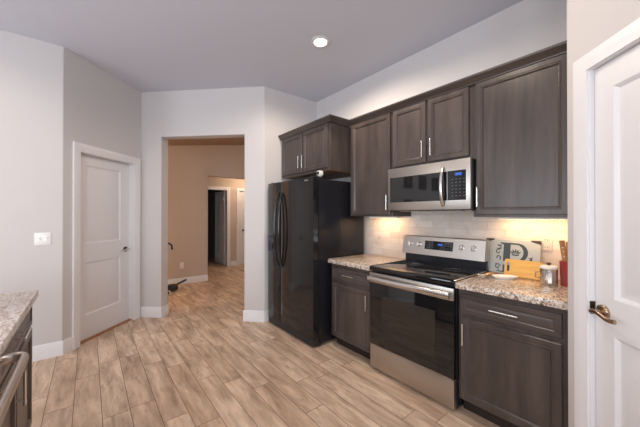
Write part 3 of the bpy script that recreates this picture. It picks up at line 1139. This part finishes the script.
# small sprig motif in the bowl of the letter
polys = []
for a in (-64, -32, 0, 32, 64):
    dx_, dz_ = math.sin(rad(a)), math.cos(rad(a))
    cx_, cz_ = 0.014 + 0.006 * dx_, 0.160
    polys.append([(cx_, cz_), (cx_ + 0.020 * dx_ + 0.006 * dz_, cz_ + 0.022 * dz_ - 0.006 * dx_), (cx_ + 0.036 * dx_, cz_ + 0.042 * dz_), (cx_ + 0.020 * dx_ - 0.006 * dz_, cz_ + 0.022 * dz_ + 0.006 * dx_)])
polys += stroke([(-0.010, 0.154), (0.014, 0.150), (0.038, 0.154)], 0.005)
link('sprig_print', flat_poly(polys, -0.0032), M['ink'], gb, lean)


# yellow bamboo board with slot handle
def rrect(x0, x1, z0, z1, r, n=5):
    out = []
    for cx_, cz_, a in ((x1 - r, z1 - r, 0), (x0 + r, z1 - r, 90), (x0 + r, z0 + r, 180), (x1 - r, z0 + r, 270)):
        out += [(cx_ + r * math.cos(rad(a + 90 * i / n)), cz_ + r * math.sin(rad(a + 90 * i / n))) for i in range(n + 1)]
    return out


bb = thing('wooden_cutting_board', (-0.715, -0.12, CZ), 'yellow bamboo cutting board with a slot grip leaning before the letter board', 'cutting board')
lean2 = Matrix.Translation((-0.712, -0.142, CZ + 0.003)) @ Matrix.Rotation(rad(-13), 4, 'X')
bm = B()
out = rrect(-0.118, 0.120, 0, 0.127, 0.014)
inn = rrect(-0.104, -0.084, 0.034, 0.104, 0.0095)
n = len(out)
loops = [[(x, y, z) for x, z in pts_] for pts_, y in ((out, -0.007), (out, 0.007), (inn, 0.007), (inn, -0.007), (out, -0.007))]
vr = [[bm.verts.new(p) for p in r_] for r_ in loops[:4]]
vr.append(vr[0])
for ra, rb_ in zip(vr, vr[1:]):
    for i in range(n):
        j = (i + 1) % n
        bm.faces.new((ra[i], ra[j], rb_[j], rb_[i]))
link('board', bm, M['bamboo'], bb, lean2)

# canister
cn = (-0.531, -0.255)
ca = thing('canister', (cn[0], cn[1], CZ), 'shiny steel canister with a white lid beside the red utensil crock', 'canister')
bm = B(); lathe(bm, [(0.001, 0), (0.046, 0), (0.048, 0.004), (0.047, 0.06), (0.048, 0.108), (0.044, 0.112), (0.001, 0.112)], (cn[0], cn[1], CZ))
link('body', bm, M['steel_h'], ca)
bm = B(); lathe(bm, [(0.001, 0.1105), (0.048, 0.1105), (0.050, 0.114), (0.050, 0.121), (0.046, 0.127), (0.020, 0.133), (0.001, 0.134)], (cn[0], cn[1], CZ))
ld = link('lid', bm, M['white_ce'], ca)
bm = B(); lathe(bm, [(0.001, 0.132), (0.009, 0.132), (0.008, 0.138), (0.013, 0.142), (0.013, 0.148), (0.001, 0.151)], (cn[0], cn[1], CZ), 16)
link('knob', bm, M['black_matte'], ld)
bm = B()
tube(bm, [(cn[0] - 0.040, cn[1] - 0.022, CZ + 0.085), (cn[0] - 0.062, cn[1] - 0.034, CZ + 0.080), (cn[0] - 0.064, cn[1] - 0.035, CZ + 0.050), (cn[0] - 0.041, cn[1] - 0.022, CZ + 0.045)], 0.0045, 10)
link('handle', bm, M['steel_h'], ca)
bm = B(); box(bm, cn[0] + 0.006, cn[0] + 0.030, cn[1] - 0.054, cn[1] - 0.044, CZ + 0.02, CZ + 0.098, 0.003)
link('clasp', bm, M['nickel'], ca)

# red utensil crock
rx_, ry_ = -0.447, -0.185
cr = thing('utensil_crock', (rx_, ry_, CZ), 'red rectangular utensil crock at the right end of the counter', 'crock')
bm = B()
sq = lambda h_, z: [(rx_ - h_, ry_ - h_, z), (rx_ + h_, ry_ - h_, z), (rx_ + h_, ry_ + h_, z), (rx_ - h_, ry_ + h_, z)]
loft(bm, [sq(0.031, CZ), sq(0.036, CZ + 0.162), sq(0.033, CZ + 0.162), sq(0.028, CZ + 0.006)])
link('box', bm, M['red'], cr)
for (dx_, dy_, tx, ty, L_, lab) in ((0.008, -0.010, -0.030, 0.010, 0.135, 'wooden-handled knife leaning left in the red crock'),
                                    (0.016, 0.016, -0.012, 0.004, 0.125, 'wooden-handled knife standing at the right in the red crock')):
    p0 = Vector((rx_ + dx_, ry_ + dy_, CZ + 0.012)); p1 = Vector((rx_ + dx_ + tx * 0.7, ry_ + dy_ + ty * 0.7, CZ + 0.165)) 
    ax = (p1 - p0).normalized()
    p1 = p0 + ax * 0.150; p2 = p1 + ax * L_
    u = thing('knife', tuple(p0), lab, 'knife', 'knives in the red crock')
    bm = B(); tube(bm, [p0, p1], 0, 10, (0.011, 0.0015, (1, 0, 0)))
    link('blade', bm, M['steel_h'], u)
    bm = B(); tube(bm, [p1 - ax * 0.002, p1 + ax * 0.05, p1 + ax * 0.09, p2], 0, 12, (0.015, 0.010, (1, 0, 0)))
    hd = link('handle', bm, M['handle_wood'], u)
    bm = B()
    for q in (0.03, 0.06, 0.09):
        c_ = p1 + ax * q
        cyl(bm, c_ + Vector((0, -0.0115, 0)), c_ + Vector((0, -0.004, 0)), 0.003, 8)
    link_each('rivet', bm, M['nickel'], hd)

# white oval spoon rest and ladle
bm = B()
n = 28
def oval(a, b_, z, cx_, cy_, ang):
    r_ = []
    for k in range(n):
        th = 2 * math.pi * k / n
        px = a * math.cos(th) * (1.0 if math.cos(th) > -0.2 else 1.18); py = b_ * math.sin(th) * (1.0 - 0.25 * max(0, -math.cos(th)))
        r_.append((cx_ + px * math.cos(ang) - py * math.sin(ang), cy_ + px * math.sin(ang) + py * math.cos(ang), z))
    return r_
cx_, cy_, ag = -0.782, -0.262, rad(35)
loft(bm, [oval(0.055, 0.030, CZ, cx_, cy_, ag), oval(0.078, 0.046, CZ + 0.018, cx_, cy_, ag), oval(0.080, 0.048, CZ + 0.022, cx_, cy_, ag), oval(0.074, 0.043, CZ + 0.019, cx_, cy_, ag), oval(0.05, 0.027, CZ + 0.008, cx_, cy_, ag)])
tag(link('spoon_rest', bm, M['white_ce']), 'white oval spoon rest on the granite in front of the bamboo board', 'dish')
la = thing('ladle', (-0.90, -0.34, CZ), 'small metal scoop with a pale handle beside the range', 'scoop')
bm = B()
lathe(bm, [(0.001, 0.0), (0.016, 0.001), (0.026, 0.012), (0.028, 0.026), (0.026, 0.026), (0.013, 0.005), (0.001, 0.004)], (-0.898, -0.385, CZ), 20)
link('bowl', bm, M['nickel'], la)
bm = B(); tube(bm, [(-0.886, -0.362, CZ + 0.022), (-0.87, -0.33, CZ + 0.030), (-0.866, -0.28, CZ + 0.028), (-0.868, -0.20, CZ + 0.014)], 0, 10, (0.010, 0.014, (0, 0, 1)))
link('handle', bm, M['tan_metal'], la)

# outlet on the backsplash, outlet in the hall, switch on the left wall
def outlet(name_label, Mx, m=None, w=0.072, h=0.116):
    t = thing('electrical_outlet', tuple(Mx @ Vector((0, 0, 0))), name_label, 'outlet')
    bm = B(); box(bm, -w / 2, w / 2, 0, 0.005, -h / 2, h / 2, 0.003, 2)
    pl_ = link('cover_plate', bm, m or M['white_pl'], t, Mx)
    for z in (-0.027, 0.027):
        bm = B(); box(bm, -0.017, 0.017, 0.004, 0.0075, z - 0.017, z + 0.017, 0.003)
        s_ = link('socket', bm, m or M['white_ce'], t, Mx)
        bm = B()
        for x in (-0.007, 0.007):
            box(bm, x - 0.0015, x + 0.0015, 0.0072, 0.008, z - 0.004, z + 0.008)
        link_each('slot', bm, M['black_matte'], s_, Mx)
    return t


outlet('white outlet low on the tan hall wall', frame((HX, -1.175), (0, -1), (1, 0)) @ Matrix.Translation((0, 0, 0.37)))
outlet('pale outlet on the backsplash just right of the letter board', frame((-0.600, -0.0015), (1, 0), (0, -1)) @ Matrix.Translation((0, 0, 1.165)), M['ivory'])
sw = thing('light_switch', (-3.802, -2.962, 1.148), 'white double light switch plate on the left wall', 'light switch')
SF = frame((-3.802, -2.962), (0, -1), (1, 0)) @ Matrix.Translation((0, 0, 1.148))
bm = B(); box(bm, -0.058, 0.058, 0, 0.006, -0.06, 0.06, 0.003, 2)
link('cover_plate', bm, M['white_pl'], sw, SF)
for u in (-0.023, 0.023):
    bm = B(); box(bm, u - 0.005, u + 0.005, 0.004, 0.016, -0.004, 0.016, 0.002); box(bm, u - 0.010, u + 0.010, 0.005, 0.0075, -0.02, 0.02, 0.001)
    link('toggle', bm, M['white_ce'], sw, SF)

# stand with dark base in the hall, partly hidden by the opening's side
st = thing('floor_stand', (-5.62, -1.60, 0), 'dark stand with low feet half hidden behind the left side of the hall opening', 'stand')
bm = B()
tube(bm, [(-5.62, -1.588, 0.05), (-5.62, -1.588, 0.90)], 0.018, 12)
link('pole', bm, M['black_matte'], st)
bm = B()
box(bm, -5.65, -5.59, -1.61, -1.535, 0.74, 0.88, 0.012)
tube(bm, [(-5.62, -1.57, 0.86), (-5.62, -1.52, 0.875), (-5.62, -1.475, 0.84), (-5.62, -1.465, 0.76)], 0.016, 10)
link('bracket', bm, M['black_matte'], st)
for pts in ([(-5.62, -1.588, 0.10), (-5.80, -1.40, 0.07), (-6.06, -1.13, 0.10)], [(-5.62, -1.588, 0.09), (-5.40, -1.56, 0.05)], [(-5.62, -1.588, 0.10), (-5.75, -1.85, 0.05)]):
    bm = B(); tube(bm, pts, 0.018, 10)
    link('foot', bm, M['black_matte'], st)
bm = B(); box(bm, -5.80, -5.62, -1.52, -1.36, 0.02, 0.12, 0.03, 2)
link('base_block', bm, M['black_matte'], st)
bm = B(); cyl(bm, (-5.46, -1.575, 0.04), (-5.46, -1.53, 0.04), 0.035, 20)
link('wheel', bm, M['white_pl'], st)

# framed pictures on the left wall beyond the photo's edge, mirrored in the microwave door
for i, y_ in enumerate((-3.81, -4.39, -4.97)):
    for k_, (za, zb_) in enumerate(((1.98, 2.30), (1.40, 1.72))):
        t = thing('picture_frame', (-3.80, y_, za), '%s dark picture frame of the %s row on the left wall, mirrored in the microwave' % (('nearest', 'middle', 'farthest')[i], ('upper', 'lower')[k_]), 'picture', 'pictures on the left wall')
        bm = B(); panel(bm, y_ - 0.15, y_ + 0.15, za, zb_, [(0, 0.022), (0, 0.003), (0.003, 0), (0.028, 0), (0.032, 0.008)], lambda u, v, d: (-3.779 - d, u, v))
        link('frame', bm, M['black_matte'], t)
        bm = B(); box(bm, -3.788, -3.785, y_ - 0.115, y_ + 0.115, za + 0.035, zb_ - 0.035)
        link('print', bm, M['dark_paint'], t)

# ------------------------------------------------------------------ lamps of the room
def spot(name, loc, power, color, size=0.06, angle=170, blend=0.4):
    l = bpy.data.lights.new(name, 'SPOT')
    l.energy = power; l.color = color; l.shadow_soft_size = size
    l.spot_size = rad(angle); l.spot_blend = blend
    o = bpy.data.objects.new(name, l); COL.objects.link(o); o.location = loc
    return o


def can_light(x, y, z, label, power, color, group='recessed ceiling lights'):
    t = thing('recessed_light', (x, y, z), label, 'ceiling light')
    bm = B(); n = 40
    loft(bm, [[(x + r_ * math.cos(2 * math.pi * k / n), y + r_ * math.sin(2 * math.pi * k / n), z + dz) for k in range(n)]
              for r_, dz in ((0.057, -0.002), (0.092, -0.001), (0.094, -0.006), (0.088, -0.012), (0.066, -0.016), (0.057, -0.002))], True, False, False)
    link('trim_ring', bm, M['ring_trim'], t)
    bm = B(); lathe(bm, [(0.001, -0.006), (0.045, -0.006), (0.056, -0.004), (0.056, -0.001), (0.001, -0.001)], (x, y, z), 32)
    link('lamp_lens', bm, M['lens'], t)
    s_ = spot('lamp', (x, y, z - 0.03), power, color)
    s_.parent = t
    s_.matrix_parent_inverse = Matrix.Translation(t.location).inverted()
    return t


can_light(-2.135, -0.895, H, 'round white recessed ceiling light, the only lamp seen in the kitchen', 64, WARM)
for (x, y, pw) in ((-1.0, -1.35, 36), (-2.75, -4.0, 36), (-0.2, -4.3, 44), (1.8, -4.3, 44)):
    can_light(x, y, H, 'round white recessed ceiling light behind or above the camera', pw, WARM)['group'] = 'recessed lights outside the view'


def under_cabinet(x0, x1, label, power):
    t = thing('under_cabinet_light', ((x0 + x1) / 2, -0.11, 1.362), label, 'lamp')
    bm = B(); box(bm, x0, x1, -0.135, -0.085, 1.346, 1.3615, 0.002)
    link('housing', bm, M['white_pl'], t)
    bm = B(); box(bm, x0 + 0.01, x1 - 0.01, -0.13, -0.09, 1.3445, 1.347)
    link('led_strip', bm, M['strip'], t)
    a = area_light('lamp', ((x0 + x1) / 2, -0.11, 1.3425), (0, 0.25, -1), x1 - x0 - 0.02, 0.03, power, (1.0, 0.60, 0.28))
    a.parent = t
    a.matrix_parent_inverse = Matrix.Translation(t.location).inverted()


under_cabinet(-2.20, -1.82, 'warm light bar under the wall cabinet left of the microwave', 1.8)
under_cabinet(-0.88, -0.42, 'warm light bar under the wall cabinet right of the microwave', 2.5)

# warm ceiling lamps of the hall and the passage, plus an added fill lamp
def ceiling_disc(name_label, x, y, z, power):
    t = thing('ceiling_lamp', (x, y, z), name_label, 'ceiling light')
    bm = B(); lathe(bm, [(0.001, -0.001), (0.12, -0.001), (0.125, -0.02), (0.10, -0.055), (0.05, -0.075), (0.001, -0.08)], (x, y, z), 32)
    link('shade', bm, M['lens'], t)
    l = bpy.data.lights.new('lamp', 'POINT'); l.energy = power; l.color = (1.0, 0.72, 0.47); l.shadow_soft_size = 0.1
    o = bpy.data.objects.new('lamp', l); COL.objects.link(o); o.location = (x, y, z - 0.13); o.parent = t
    o.matrix_parent_inverse = Matrix.Translation(t.location).inverted()


ceiling_disc('warm round ceiling lamp of the passage, hidden above its header', -6.95, 0.75, 2.44, 19)
ceiling_disc('warm round ceiling lamp of the hall, hidden left of the opening', -5.1, -3.3, hc(-3.3), 80)
ceiling_disc('added warm fill lamp on the hall ceiling, unseen right of the opening', -4.5, 1.5, hc(1.5), 26)  # added unseen lamp, lifts the dark right part of the hall wall
